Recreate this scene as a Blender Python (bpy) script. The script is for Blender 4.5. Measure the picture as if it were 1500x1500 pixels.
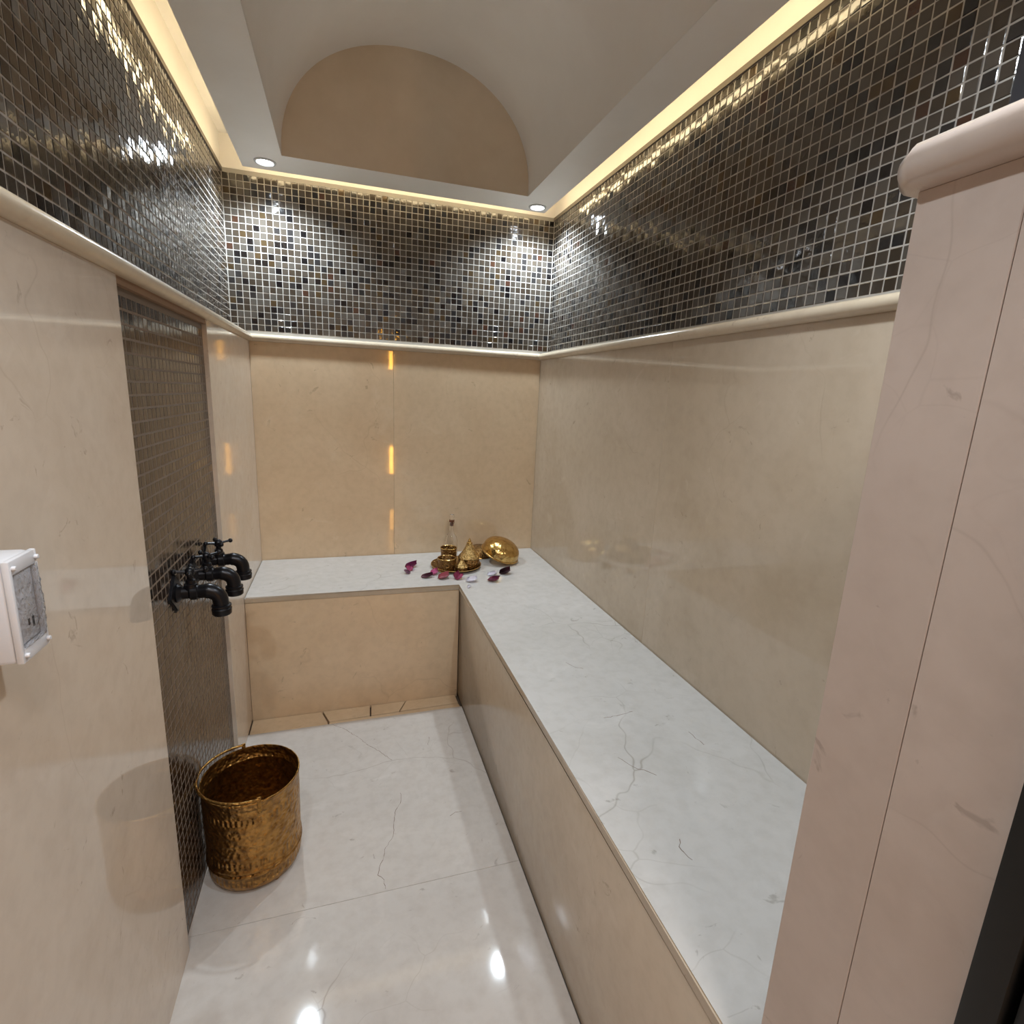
import bpy, bmesh, math, random
from mathutils import Vector, Matrix, Euler

for o in list(bpy.data.objects):
    bpy.data.objects.remove(o, do_unlink=True)
SC = bpy.context.scene
COL = SC.collection
PI = math.pi
RND = random.Random(11)

# ------------------------------------------------------------------ camera
CAM_POS = Vector((0.326231, -2.228198, 1.138801))
RX = Vector((0.953742, -0.297398, 0.043946))      # image right
RY = Vector((-0.023076, -0.218170, -0.975638))    # image down
RZ = Vector((0.299740, 0.929493, -0.214941))      # view direction
FPX = 773.82
cam_data = bpy.data.cameras.new('camera')
cam_data.sensor_width = 36.0
cam_data.lens = FPX / 1500.0 * 36.0
cam_data.clip_start = 0.02
cam = bpy.data.objects.new('camera', cam_data)
COL.objects.link(cam)
M3 = Matrix((RX, -RY, -RZ)).transposed()
cam.matrix_world = Matrix.Translation(CAM_POS) @ M3.to_4x4()
SC.camera = cam

def project(P):
    d = Vector(P) - CAM_POS
    z = d.dot(RZ)
    if z < 0.05:
        return None
    return (750 + FPX * d.dot(RX) / z, 750 + FPX * d.dot(RY) / z)

# ------------------------------------------------------------------ world, exposure
SC.view_settings.view_transform = 'Standard'
SC.view_settings.look = 'None'
SC.view_settings.gamma = 1.0
SC.view_settings.use_curve_mapping = False
SC.view_settings.exposure = 0.0
world = bpy.data.worlds.new('world')
SC.world = world
world.use_nodes = True
world.node_tree.nodes['Background'].inputs[0].default_value = (0.9, 0.8, 0.7, 1)
world.node_tree.nodes['Background'].inputs[1].default_value = 0.02

# light levels (the lamps themselves are built further down)
SPOT_POWER = 27.0
SPOT_COLOR = (0.79, 0.91, 1.0)
SPOT_FILL = 15.5
LED_STRENGTH = 10.0
LED_COLOR = (1.0, 0.80, 0.47, 1)
HALL_FILL_POWER = 20.0

# ------------------------------------------------------------------ room dimensions
W = 1.144          # marble to marble
ZT = 1.293         # top of the marble
ZM = 1.320         # top of the moulding
ZC = 1.857         # top of the mosaic
ZS = 1.850         # soffit underside
XL, XR, YB = -0.058, W + 0.036, 0.020     # mosaic faces
YF = -2.05         # doorway plane
H, DB, WB = 0.45, 0.4136, 0.4234          # bench
YP = -1.914        # inner face of the half wall
NY0, NY1, NX = -1.222, -0.652, -0.011     # niche: near, far, mosaic face

# ------------------------------------------------------------------ materials
def new_mat(name):
    m = bpy.data.materials.new(name)
    m.use_nodes = True
    nt = m.node_tree
    return m, nt, nt.nodes['Principled BSDF']

def simple(name, col, rough=0.5, metal=0.0, **kw):
    m, nt, b = new_mat(name)
    b.inputs['Base Color'].default_value = (*col, 1)
    b.inputs['Roughness'].default_value = rough
    b.inputs['Metallic'].default_value = metal
    for k, v in kw.items():
        b.inputs[k.replace('_', ' ')].default_value = v
    return m

def N(nt, t, **kw):
    n = nt.nodes.new(t)
    for k, v in kw.items():
        if k in n.inputs:
            n.inputs[k].default_value = v
        else:
            setattr(n, k, v)
    return n

def ramp(nt, src, p0, c0, p1, c1):
    r = N(nt, 'ShaderNodeValToRGB')
    r.color_ramp.elements[0].position = p0
    r.color_ramp.elements[0].color = c0
    r.color_ramp.elements[1].position = p1
    r.color_ramp.elements[1].color = c1
    nt.links.new(src, r.inputs[0])
    return r.outputs[0]

def mixc(nt, fac, a, b):
    m = N(nt, 'ShaderNodeMix', data_type='RGBA')
    for sock, v in ((m.inputs[0], fac), (m.inputs[6], a), (m.inputs[7], b)):
        if hasattr(v, 'links'):
            nt.links.new(v, sock)
        else:
            sock.default_value = v
    return m.outputs[2]

def marble(name, light, dark, vein, white, rough=0.045, vein_amt=0.55):
    m, nt, b = new_mat(name)
    L = nt.links
    tc = N(nt, 'ShaderNodeTexCoord')
    oi = N(nt, 'ShaderNodeObjectInfo')
    mul = N(nt, 'ShaderNodeMath', operation='MULTIPLY')
    L.new(oi.outputs['Random'], mul.inputs[0]); mul.inputs[1].default_value = 23.0
    comb = N(nt, 'ShaderNodeCombineXYZ')
    L.new(mul.outputs[0], comb.inputs[0]); L.new(mul.outputs[0], comb.inputs[2])
    add = N(nt, 'ShaderNodeVectorMath', operation='ADD')
    L.new(tc.outputs['Object'], add.inputs[0]); L.new(comb.outputs[0], add.inputs[1])
    P = add.outputs[0]
    def noise(scale, detail, rough_=0.55, dist=0.0, vec=P):
        n = N(nt, 'ShaderNodeTexNoise')
        n.inputs['Scale'].default_value = scale; n.inputs['Detail'].default_value = detail
        n.inputs['Roughness'].default_value = rough_; n.inputs['Distortion'].default_value = dist
        L.new(vec, n.inputs['Vector'])
        return n
    c = ramp(nt, noise(2.6, 6, 0.6, 0.6).outputs[0], 0.33, (*dark, 1), 0.68, (*light, 1))
    f = ramp(nt, noise(38, 4).outputs[0], 0.42, (0, 0, 0, 1), 0.75, (0.16, 0.16, 0.16, 1))
    c = mixc(nt, f, c, (*vein, 1))
    # cloudy white patches
    wmask = ramp(nt, noise(7.0, 5, 0.6, 1.2).outputs[0], 0.60, (0, 0, 0, 1), 0.78, (0.4, 0.4, 0.4, 1))
    c = mixc(nt, wmask, c, (*white, 1))
    # thin broken veins
    wn = noise(1.9, 4, 0.5)
    sc = N(nt, 'ShaderNodeVectorMath', operation='SCALE'); sc.inputs['Scale'].default_value = 0.42
    L.new(wn.outputs[1], sc.inputs[0])
    ad = N(nt, 'ShaderNodeVectorMath', operation='ADD')
    L.new(P, ad.inputs[0]); L.new(sc.outputs[0], ad.inputs[1])
    for scale, wdt, amt, thr in ((2.3, 0.0042, vein_amt, 0.5), (7.0, 0.010, vein_amt * 0.6, 0.56)):
        v = N(nt, 'ShaderNodeTexVoronoi', feature='DISTANCE_TO_EDGE')
        v.inputs['Scale'].default_value = scale
        L.new(ad.outputs[0], v.inputs['Vector'])
        vm = ramp(nt, v.outputs[0], 0.0, (amt, amt, amt, 1), wdt, (0, 0, 0, 1))
        bm_ = ramp(nt, noise(3.1, 3, 0.5, 0.0).outputs[0], thr, (0, 0, 0, 1), thr + 0.14, (1, 1, 1, 1))
        mm = N(nt, 'ShaderNodeMath', operation='MULTIPLY')
        L.new(vm, mm.inputs[0]); L.new(bm_, mm.inputs[1])
        c = mixc(nt, mm.outputs[0], c, (*vein, 1))
    # small dark flecks
    fk = ramp(nt, noise(19, 4, 0.65, 1.2).outputs[0], 0.655, (0, 0, 0, 1), 0.72, (0.42, 0.42, 0.42, 1))
    c = mixc(nt, fk, c, (vein[0] * 0.8, vein[1] * 0.8, vein[2] * 0.8, 1))
    L.new(c, b.inputs['Base Color'])
    b.inputs['Roughness'].default_value = rough
    b.inputs['IOR'].default_value = 1.5
    return m

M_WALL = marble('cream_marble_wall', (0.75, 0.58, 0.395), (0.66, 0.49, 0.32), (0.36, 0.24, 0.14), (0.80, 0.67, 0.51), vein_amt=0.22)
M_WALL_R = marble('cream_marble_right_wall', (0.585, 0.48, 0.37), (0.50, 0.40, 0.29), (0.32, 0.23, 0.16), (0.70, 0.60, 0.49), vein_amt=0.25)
M_WALL_L = marble('cream_marble_left_wall', (0.69, 0.59, 0.49), (0.61, 0.505, 0.405), (0.36, 0.26, 0.19), (0.74, 0.66, 0.57), vein_amt=0.22)
M_FLOOR = marble('pale_marble_floor', (0.60, 0.565, 0.53), (0.54, 0.50, 0.465), (0.25, 0.19, 0.15), (0.70, 0.66, 0.63), rough=0.055, vein_amt=0.55)
M_BENCH = marble('pale_marble_bench', (0.61, 0.59, 0.57), (0.545, 0.525, 0.50), (0.26, 0.23, 0.19), (0.72, 0.70, 0.675), rough=0.12, vein_amt=0.6)
M_RISER = marble('honed_marble_riser', (0.76, 0.59, 0.405), (0.67, 0.50, 0.33), (0.36, 0.24, 0.14), (0.80, 0.67, 0.51), rough=0.3, vein_amt=0.22)
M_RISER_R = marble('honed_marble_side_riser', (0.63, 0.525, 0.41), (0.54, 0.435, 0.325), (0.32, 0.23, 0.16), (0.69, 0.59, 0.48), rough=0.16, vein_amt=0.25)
M_PINK = marble('rosy_marble', (0.64, 0.53, 0.465), (0.57, 0.46, 0.395), (0.36, 0.27, 0.22), (0.70, 0.61, 0.55), rough=0.16, vein_amt=0.3)
M_TRIM = marble('cream_marble_trim', (0.66, 0.56, 0.43), (0.60, 0.50, 0.37), (0.34, 0.24, 0.15), (0.74, 0.65, 0.53), rough=0.2, vein_amt=0.15)

def plaster(name, c0, c1, rough):
    m, nt, b = new_mat(name)
    tc = N(nt, 'ShaderNodeTexCoord')
    n = N(nt, 'ShaderNodeTexNoise'); n.inputs['Scale'].default_value = 3.2
    n.inputs['Detail'].default_value = 8; n.inputs['Roughness'].default_value = 0.62
    nt.links.new(tc.outputs['Object'], n.inputs['Vector'])
    nt.links.new(ramp(nt, n.outputs[0], 0.35, (*c0, 1), 0.68, (*c1, 1)), b.inputs['Base Color'])
    n2 = N(nt, 'ShaderNodeTexNoise'); n2.inputs['Scale'].default_value = 45
    n2.inputs['Detail'].default_value = 5
    nt.links.new(tc.outputs['Object'], n2.inputs['Vector'])
    bp = N(nt, 'ShaderNodeBump'); bp.inputs['Strength'].default_value = 0.08
    bp.inputs['Distance'].default_value = 0.004
    nt.links.new(n2.outputs[0], bp.inputs['Height'])
    nt.links.new(bp.outputs[0], b.inputs['Normal'])
    b.inputs['Roughness'].default_value = rough
    return m

M_PLASTER = plaster('trowelled_plaster', (0.89, 0.85, 0.80), (0.94, 0.91, 0.87), 0.42)
M_LUNETTE = plaster('brown_lunette_plaster', (0.72, 0.60, 0.45), (0.84, 0.72, 0.57), 0.35)  # browner, darker tone of plaster for the vault ends
M_HALL = plaster('hall_plaster', (0.40, 0.31, 0.22), (0.45, 0.35, 0.26), 0.6)
M_GROUT = simple('grey_grout', (0.42, 0.39, 0.355), 0.85)
M_GROUT_B = simple('brown_grout', (0.20, 0.15, 0.11), 0.85)
M_MORTAR = simple('mortar', (0.28, 0.17, 0.10), 0.9)
M_EDGE = simple('edge_strip_brown', (0.17, 0.14, 0.11), 0.5)

def tile_mat(name, col, metal=0.15, rough=0.09, coat=0.5):
    m, nt, b = new_mat(name)
    b.inputs['Base Color'].default_value = (*col, 1)
    b.inputs['Metallic'].default_value = metal
    b.inputs['Roughness'].default_value = rough
    b.inputs['Coat Weight'].default_value = coat
    b.inputs['Coat Roughness'].default_value = 0.05
    g = N(nt, 'ShaderNodeNewGeometry')
    n = N(nt, 'ShaderNodeTexNoise'); n.inputs['Scale'].default_value = 55
    n.inputs['Detail'].default_value = 2
    nt.links.new(g.outputs['Position'], n.inputs['Vector'])
    bp = N(nt, 'ShaderNodeBump'); bp.inputs['Strength'].default_value = 0.22
    bp.inputs['Distance'].default_value = 0.002
    nt.links.new(n.outputs[0], bp.inputs['Height'])
    nt.links.new(bp.outputs[0], b.inputs['Normal'])
    nt.links.new(bp.outputs[0], b.inputs['Coat Normal'])
    return m

TILE_MATS = [tile_mat('tile_taupe', (0.064, 0.052, 0.041)), tile_mat('tile_warm_grey', (0.088, 0.076, 0.064)),
             tile_mat('tile_brown', (0.048, 0.036, 0.026)), tile_mat('tile_graphite', (0.026, 0.024, 0.024)),
             tile_mat('tile_black', (0.008, 0.007, 0.008)), tile_mat('tile_russet', (0.060, 0.028, 0.018)),
             tile_mat('tile_bronze', (0.085, 0.056, 0.028), 0.4)]
TILE_W = [34, 19, 19, 17, 8, 2, 3]
NICHE_MATS = [tile_mat('niche_tile_umber', (0.034, 0.021, 0.014), 0.05, 0.16, 0.1), tile_mat('niche_tile_brown', (0.044, 0.028, 0.018), 0.05, 0.16, 0.1),
              tile_mat('niche_tile_taupe', (0.058, 0.039, 0.026), 0.05, 0.16, 0.1), tile_mat('niche_tile_dark', (0.014, 0.009, 0.006), 0.05, 0.16, 0.1)]
NICHE_W = [38, 34, 14, 14]

def brass(name, col, rough, scale, strength, dark=(0.12, 0.055, 0.015)):
    m, nt, b = new_mat(name)
    L = nt.links
    tc = N(nt, 'ShaderNodeTexCoord')
    v = N(nt, 'ShaderNodeTexVoronoi', feature='SMOOTH_F1'); v.inputs['Scale'].default_value = scale
    n = N(nt, 'ShaderNodeTexNoise'); n.inputs['Scale'].default_value = scale * 0.6
    n.inputs['Detail'].default_value = 6
    L.new(tc.outputs['Object'], v.inputs['Vector']); L.new(tc.outputs['Object'], n.inputs['Vector'])
    ad = N(nt, 'ShaderNodeMath', operation='ADD')
    L.new(v.outputs['Distance'], ad.inputs[0]); L.new(n.outputs[0], ad.inputs[1])
    bp = N(nt, 'ShaderNodeBump'); bp.inputs['Strength'].default_value = strength
    bp.inputs['Distance'].default_value = 0.004
    L.new(ad.outputs[0], bp.inputs['Height']); L.new(bp.outputs[0], b.inputs['Normal'])
    c = ramp(nt, n.outputs[0], 0.40, (*col, 1), 0.80, (*dark, 1))
    L.new(c, b.inputs['Base Color'])
    b.inputs['Metallic'].default_value = 1.0
    b.inputs['Roughness'].default_value = rough
    return m

M_BRASS_BKT = brass('hammered_brass', (0.50, 0.275, 0.085), 0.30, 105, 1.0, (0.17, 0.08, 0.025))
def flutes(m, bands, count):
    nt = m.node_tree; L = nt.links
    b = nt.nodes['Principled BSDF']
    old = next(n for n in nt.nodes if n.type == 'BUMP')
    tc = next(n for n in nt.nodes if n.type == 'TEX_COORD')
    sx = N(nt, 'ShaderNodeSeparateXYZ'); L.new(tc.outputs['Object'], sx.inputs[0])
    at = N(nt, 'ShaderNodeMath', operation='ARCTAN2'); L.new(sx.outputs[1], at.inputs[0]); L.new(sx.outputs[0], at.inputs[1])
    mu = N(nt, 'ShaderNodeMath', operation='MULTIPLY'); L.new(at.outputs[0], mu.inputs[0]); mu.inputs[1].default_value = count
    sn = N(nt, 'ShaderNodeMath', operation='SINE'); L.new(mu.outputs[0], sn.inputs[0])
    tot = None
    for z, hw in bands:
        cm = N(nt, 'ShaderNodeMath', operation='COMPARE'); L.new(sx.outputs[2], cm.inputs[0])
        cm.inputs[1].default_value = z; cm.inputs[2].default_value = hw
        if tot is None: tot = cm.outputs[0]
        else:
            ad = N(nt, 'ShaderNodeMath', operation='ADD'); L.new(tot, ad.inputs[0]); L.new(cm.outputs[0], ad.inputs[1]); tot = ad.outputs[0]
    pr_ = N(nt, 'ShaderNodeMath', operation='MULTIPLY'); L.new(sn.outputs[0], pr_.inputs[0]); L.new(tot, pr_.inputs[1])
    bp = N(nt, 'ShaderNodeBump'); bp.inputs['Strength'].default_value = 0.5; bp.inputs['Distance'].default_value = 0.003
    L.new(pr_.outputs[0], bp.inputs['Height']); L.new(old.outputs[0], bp.inputs['Normal']); L.new(bp.outputs[0], b.inputs['Normal'])
flutes(M_BRASS_BKT, ((0.196, 0.008), (0.080, 0.009), (0.034, 0.010)), 58)
M_BRASS_IN = brass('aged_brass', (0.42, 0.235, 0.07), 0.36, 120, 0.7)
M_BRASS = brass('polished_brass', (0.70, 0.47, 0.17), 0.2, 120, 0.3, (0.36, 0.2, 0.06))
M_BRASS_DK = brass('engraved_dark_brass', (0.33, 0.185, 0.065), 0.3, 210, 1.0, (0.08, 0.04, 0.015))
M_BRASS_ENG = brass('engraved_brass', (0.62, 0.42, 0.17), 0.3, 240, 1.0, (0.20, 0.11, 0.04))
M_BLACK = simple('oiled_black_bronze', (0.012, 0.011, 0.013), 0.32, 0.55)
M_BLKFRAME = simple('black_frame', (0.004, 0.004, 0.004), 0.5)
M_WHITE = simple('white_plastic', (0.66, 0.65, 0.67), 0.28)
M_SWITCH = simple('grey_plastic', (0.45, 0.42, 0.42), 0.35)
M_DARK = simple('dark_plastic', (0.03, 0.03, 0.035), 0.4)
M_CORK = simple('brown_cork', (0.16, 0.055, 0.025), 0.7)
M_GLASS = simple('clear_glass', (1, 1, 1), 0.02, Transmission_Weight=1.0, IOR=1.45)
M_RIM = simple('downlight_rim', (0.62, 0.62, 0.62), 0.4)

def film():
    m = bpy.data.materials.new('crinkled_film')
    m.use_nodes = True
    nt = m.node_tree
    nt.nodes.clear()
    out = N(nt, 'ShaderNodeOutputMaterial')
    tr_ = N(nt, 'ShaderNodeBsdfTransparent'); tr_.inputs[0].default_value = (0.96, 0.96, 0.97, 1)
    gl = N(nt, 'ShaderNodeBsdfGlossy'); gl.inputs['Roughness'].default_value = 0.08
    tc = N(nt, 'ShaderNodeTexCoord')
    n = N(nt, 'ShaderNodeTexNoise'); n.inputs['Scale'].default_value = 150
    n.inputs['Detail'].default_value = 3; n.inputs['Distortion'].default_value = 1.0
    nt.links.new(tc.outputs['Object'], n.inputs['Vector'])
    bp = N(nt, 'ShaderNodeBump'); bp.inputs['Strength'].default_value = 1.0
    bp.inputs['Distance'].default_value = 0.008
    nt.links.new(n.outputs[0], bp.inputs['Height']); nt.links.new(bp.outputs[0], gl.inputs['Normal'])
    fr = N(nt, 'ShaderNodeLayerWeight'); fr.inputs['Blend'].default_value = 0.15
    nt.links.new(bp.outputs[0], fr.inputs['Normal'])
    mx = N(nt, 'ShaderNodeMixShader')
    nt.links.new(fr.outputs['Fresnel'], mx.inputs[0])
    nt.links.new(tr_.outputs[0], mx.inputs[1]); nt.links.new(gl.outputs[0], mx.inputs[2])
    nt.links.new(mx.outputs[0], out.inputs[0])
    return m
M_FILM = film()

def emit(name, col, s):
    m, nt, b = new_mat(name)
    b.inputs['Base Color'].default_value = (0.8, 0.8, 0.8, 1)
    b.inputs['Emission Color'].default_value = col
    b.inputs['Emission Strength'].default_value = s
    return m
M_LED = emit('warm_led', LED_COLOR, LED_STRENGTH)
M_LENS = emit('downlight_lens', (0.85, 0.92, 1.0, 1), 16.0)
M_AMBER = emit('amber_lamp', (1.0, 0.45, 0.05, 1), 60.0)

def petal_mat(name, col):
    return simple(name, col, 0.45, Subsurface_Weight=0.15, Sheen_Weight=0.3)

# ------------------------------------------------------------------ mesh helpers
def link(name, me, mat, parent=None):
    o = bpy.data.objects.new(name, me)
    COL.objects.link(o)
    if mat is not None:
        for mm in (mat if isinstance(mat, (list, tuple)) else [mat]):
            me.materials.append(mm)
    if parent is not None:
        o.parent = parent
    return o

def obj(name, bm, mat, parent=None, smooth=False, angle=None):
    bmesh.ops.recalc_face_normals(bm, faces=bm.faces[:])
    if smooth:
        a = math.radians(angle or 38)
        for f in bm.faces:
            f.smooth = True
        for e in bm.edges:
            if len(e.link_faces) == 2 and e.calc_face_angle(0) > a:
                e.smooth = False
    me = bpy.data.meshes.new(name)
    bm.to_mesh(me); bm.free()
    return link(name, me, mat, parent)

def tag(o, label=None, cat=None, group=None, kind=None):
    if label: o['label'] = label
    if cat: o['category'] = cat
    if group: o['group'] = group
    if kind: o['kind'] = kind
    return o

def thing(name, label, cat, loc=(0, 0, 0), rot=(0, 0, 0), group=None):
    o = bpy.data.objects.new(name, None)
    o.empty_display_size = 0.05
    COL.objects.link(o)
    o.location = loc; o.rotation_euler = rot
    return tag(o, label, cat, group)

def struct(o, label=None, cat=None):
    o['kind'] = 'structure'
    return tag(o, label, cat)

def add_box(bm, x0, x1, y0, y1, z0, z1, bevel=0.0, seg=2):
    vs = [bm.verts.new(p) for p in ((x0, y0, z0), (x1, y0, z0), (x1, y1, z0), (x0, y1, z0),
                                    (x0, y0, z1), (x1, y0, z1), (x1, y1, z1), (x0, y1, z1))]
    fs = [bm.faces.new([vs[i] for i in q]) for q in ((0, 3, 2, 1), (4, 5, 6, 7), (0, 1, 5, 4), (1, 2, 6, 5), (2, 3, 7, 6), (3, 0, 4, 7))]
    if bevel > 0:
        es = list({e for f in fs for e in f.edges})
        bmesh.ops.bevel(bm, geom=es, offset=bevel, segments=seg, affect='EDGES', profile=0.5)
    return bm

def box(name, mat, parent, x0, x1, y0, y1, z0, z1, bevel=0.0, seg=2):
    bm = bmesh.new()
    add_box(bm, x0, x1, y0, y1, z0, z1, bevel, seg)
    return obj(name, bm, mat, parent, smooth=bevel > 0 and seg > 1, angle=25)

def add_prism(bm, pts, z0, z1):
    a = [bm.verts.new((x, y, z0)) for x, y in pts]
    b = [bm.verts.new((x, y, z1)) for x, y in pts]
    n = len(pts)
    bm.faces.new(a[::-1]); bm.faces.new(b)
    for i in range(n):
        bm.faces.new((a[i], a[(i + 1) % n], b[(i + 1) % n], b[i]))

def add_lathe(bm, prof, seg=32, mat=None, close=False):
    mat = mat or Matrix.Identity(4)
    rings = []
    for r, z in prof:
        if r < 1e-6:
            rings.append([bm.verts.new(mat @ Vector((0, 0, z)))])
        else:
            rings.append([bm.verts.new(mat @ Vector((r * math.cos(2 * PI * i / seg), r * math.sin(2 * PI * i / seg), z))) for i in range(seg)])
    pairs = list(zip(rings, rings[1:]))
    if close:
        pairs.append((rings[-1], rings[0]))
    for A, B in pairs:
        for i in range(seg):
            j = (i + 1) % seg
            if len(A) == 1 and len(B) == 1: continue
            if len(A) == 1: bm.faces.new((A[0], B[j], B[i]))
            elif len(B) == 1: bm.faces.new((A[i], A[j], B[0]))
            else: bm.faces.new((A[i], A[j], B[j], B[i]))
    return bm

def add_tube(bm, pts, radii, seg=12, caps=True, flat=1.0):
    pts = [Vector(p) for p in pts]
    if not hasattr(radii, '__len__'):
        radii = [radii] * len(pts)
    rings = []
    up = None
    for i, p in enumerate(pts):
        t = (pts[min(i + 1, len(pts) - 1)] - pts[max(i - 1, 0)]).normalized()
        if up is None:
            up = Vector((0, 0, 1)) if abs(t.z) < 0.9 else Vector((0, 1, 0))
        s = t.cross(up).normalized(); up = s.cross(t).normalized()
        rings.append([bm.verts.new(p + radii[i] * (math.cos(2 * PI * k / seg) * s + flat * math.sin(2 * PI * k / seg) * up)) for k in range(seg)])
    for A, B in zip(rings, rings[1:]):
        for k in range(seg):
            bm.faces.new((A[k], A[(k + 1) % seg], B[(k + 1) % seg], B[k]))
    if caps:
        bm.faces.new(rings[0][::-1]); bm.faces.new(rings[-1])
    return bm

def add_ball(bm, c, r, seg=12):
    prof = [(r * math.sin(PI * i / 8), -r * math.cos(PI * i / 8)) for i in range(9)]
    prof[0] = (0, -r); prof[-1] = (0, r)
    add_lathe(bm, prof, seg, Matrix.Translation(Vector(c)))

# ------------------------------------------------------------------ the walls
def core(name, label, boxes, mat):
    bm = bmesh.new()
    for b in boxes:
        add_box(bm, *b)
    return struct(obj(name, bm, mat), label, 'wall')

BED = 0.0009       # tile thickness
wall_back = core('wall_back', 'back wall with cream marble below and dark mosaic above', [(XL - 0.12, XR + 0.12, YB + BED, YB + 0.14, 0, 1.97)], M_GROUT)
wall_left = core('wall_left', 'left wall of cream marble with a mosaic niche and dark mosaic band above', [(XL - 0.14, XL - BED, YF - 0.0, YB + BED, 0, 1.97)], M_GROUT)
wall_right = core('wall_right', 'right wall of cream marble behind the bench with dark mosaic above', [(XR + BED, XR + 0.14, -1.70, YB + BED, 0, 1.97), (XR + BED, XR + 0.14, YP - 0.002, -1.70, 0, ZM)], M_GROUT)

G = 0.00025         # half joint
def slab(parent, mat, x0, x1, y0, y1, z0, z1, bevel=0.0006, name='marble_slab'):
    return box(name, mat, parent, x0, x1, y0, y1, z0, z1, bevel, 1)
# back wall slabs (two)
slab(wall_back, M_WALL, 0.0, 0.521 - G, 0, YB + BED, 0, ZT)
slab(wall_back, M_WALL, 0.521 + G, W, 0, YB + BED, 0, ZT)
# right wall slabs (two)
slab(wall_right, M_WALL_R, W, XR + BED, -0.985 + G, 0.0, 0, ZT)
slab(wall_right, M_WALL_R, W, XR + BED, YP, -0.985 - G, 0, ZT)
# left wall slabs: beyond the niche, before the niche
slab(wall_left, M_WALL_L, XL - BED, 0, NY1, 0, 0, ZT)
slab(wall_left, M_WALL_L, XL - BED, 0, YF, NY0, 0, ZT)
# niche backing and mortar under the moulding
box('niche_backing', M_GROUT_B, wall_left, XL - BED, NX - 0.0003, NY0, NY1, 0, ZT)
box('niche_lintel', M_MORTAR, wall_left, NX - 0.0003, -0.002, NY0, NY1, ZT - 0.012, ZT)

# ------------------------------------------------------------------ mouldings (half round, mitred)
def bullnose(depth_in, out, z0, z1, n=9):
    r = (z1 - z0) / 2; zc = (z0 + z1) / 2
    pts = [(depth_in, z0)]
    for i in range(n):
        a = -PI / 2 + PI * i / (n - 1)
        pts.append((out - r + r * math.cos(a), zc + r * math.sin(a)))
    pts.append((depth_in, z1))
    return pts

def sweep(name, prof, fn0, fn1, mat, parent=None):
    bm = bmesh.new()
    a = [bm.verts.new(fn0(d, z)) for d, z in prof]
    b = [bm.verts.new(fn1(d, z)) for d, z in prof]
    n = len(prof)
    for i in range(n):
        bm.faces.new((a[i], a[(i + 1) % n], b[(i + 1) % n], b[i]))
    bm.faces.new(a[::-1]); bm.faces.new(b)
    return obj(name, bm, mat, parent, smooth=True, angle=50)
OUT = 0.016
t1 = sweep('trim_1', bullnose(-YB - BED, OUT, ZT, ZM), lambda d, z: (max(d, -0.0), -d, z), lambda d, z: (W - max(d, 0), -d, z), M_TRIM)
struct(t1, 'rounded cream moulding between marble and mosaic on the back wall', 'moulding')
t2 = sweep('trim_2', bullnose(XL - BED, OUT, ZT, ZM), lambda d, z: (d, -max(d, 0), z), lambda d, z: (d, YF, z), M_TRIM)
struct(t2, 'rounded cream moulding above the tap niche on the left wall', 'moulding')
t3 = sweep('trim_3', bullnose(W - XR - BED, OUT, ZT, ZM), lambda d, z: (W - d, -max(d, 0), z), lambda d, z: (W - d, YP + 0.021, z), M_TRIM)
struct(t3, 'rounded cream moulding along the right wall above the bench', 'moulding')

# ------------------------------------------------------------------ mosaics
PITCH = 0.0226
TS = 0.0202
def tile_verts(s, t, ch=0.0011):
    h = s / 2; i = h - ch
    v = [(-i, 0, -i), (i, 0, -i), (i, 0, i), (-i, 0, i),
         (-h, ch * 0.7, -h), (h, ch * 0.7, -h), (h, ch * 0.7, h), (-h, ch * 0.7, h),
         (-h, t, -h), (h, t, -h), (h, t, h), (-h, t, h)]
    f = [(0, 1, 2, 3)]
    for k in range(4):
        m = (k + 1) % 4
        f.append((4 + k, 4 + m, m, k)); f.append((8 + k, 8 + m, 4 + m, 4 + k))
    return v, f
TV, TF = tile_verts(TS, 0.003)
def tile_mesh(mat):
    me = bpy.data.meshes.new('mosaic_tile')
    me.from_pydata(TV, [], TF)
    me.materials.append(mat)
    return me

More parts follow.
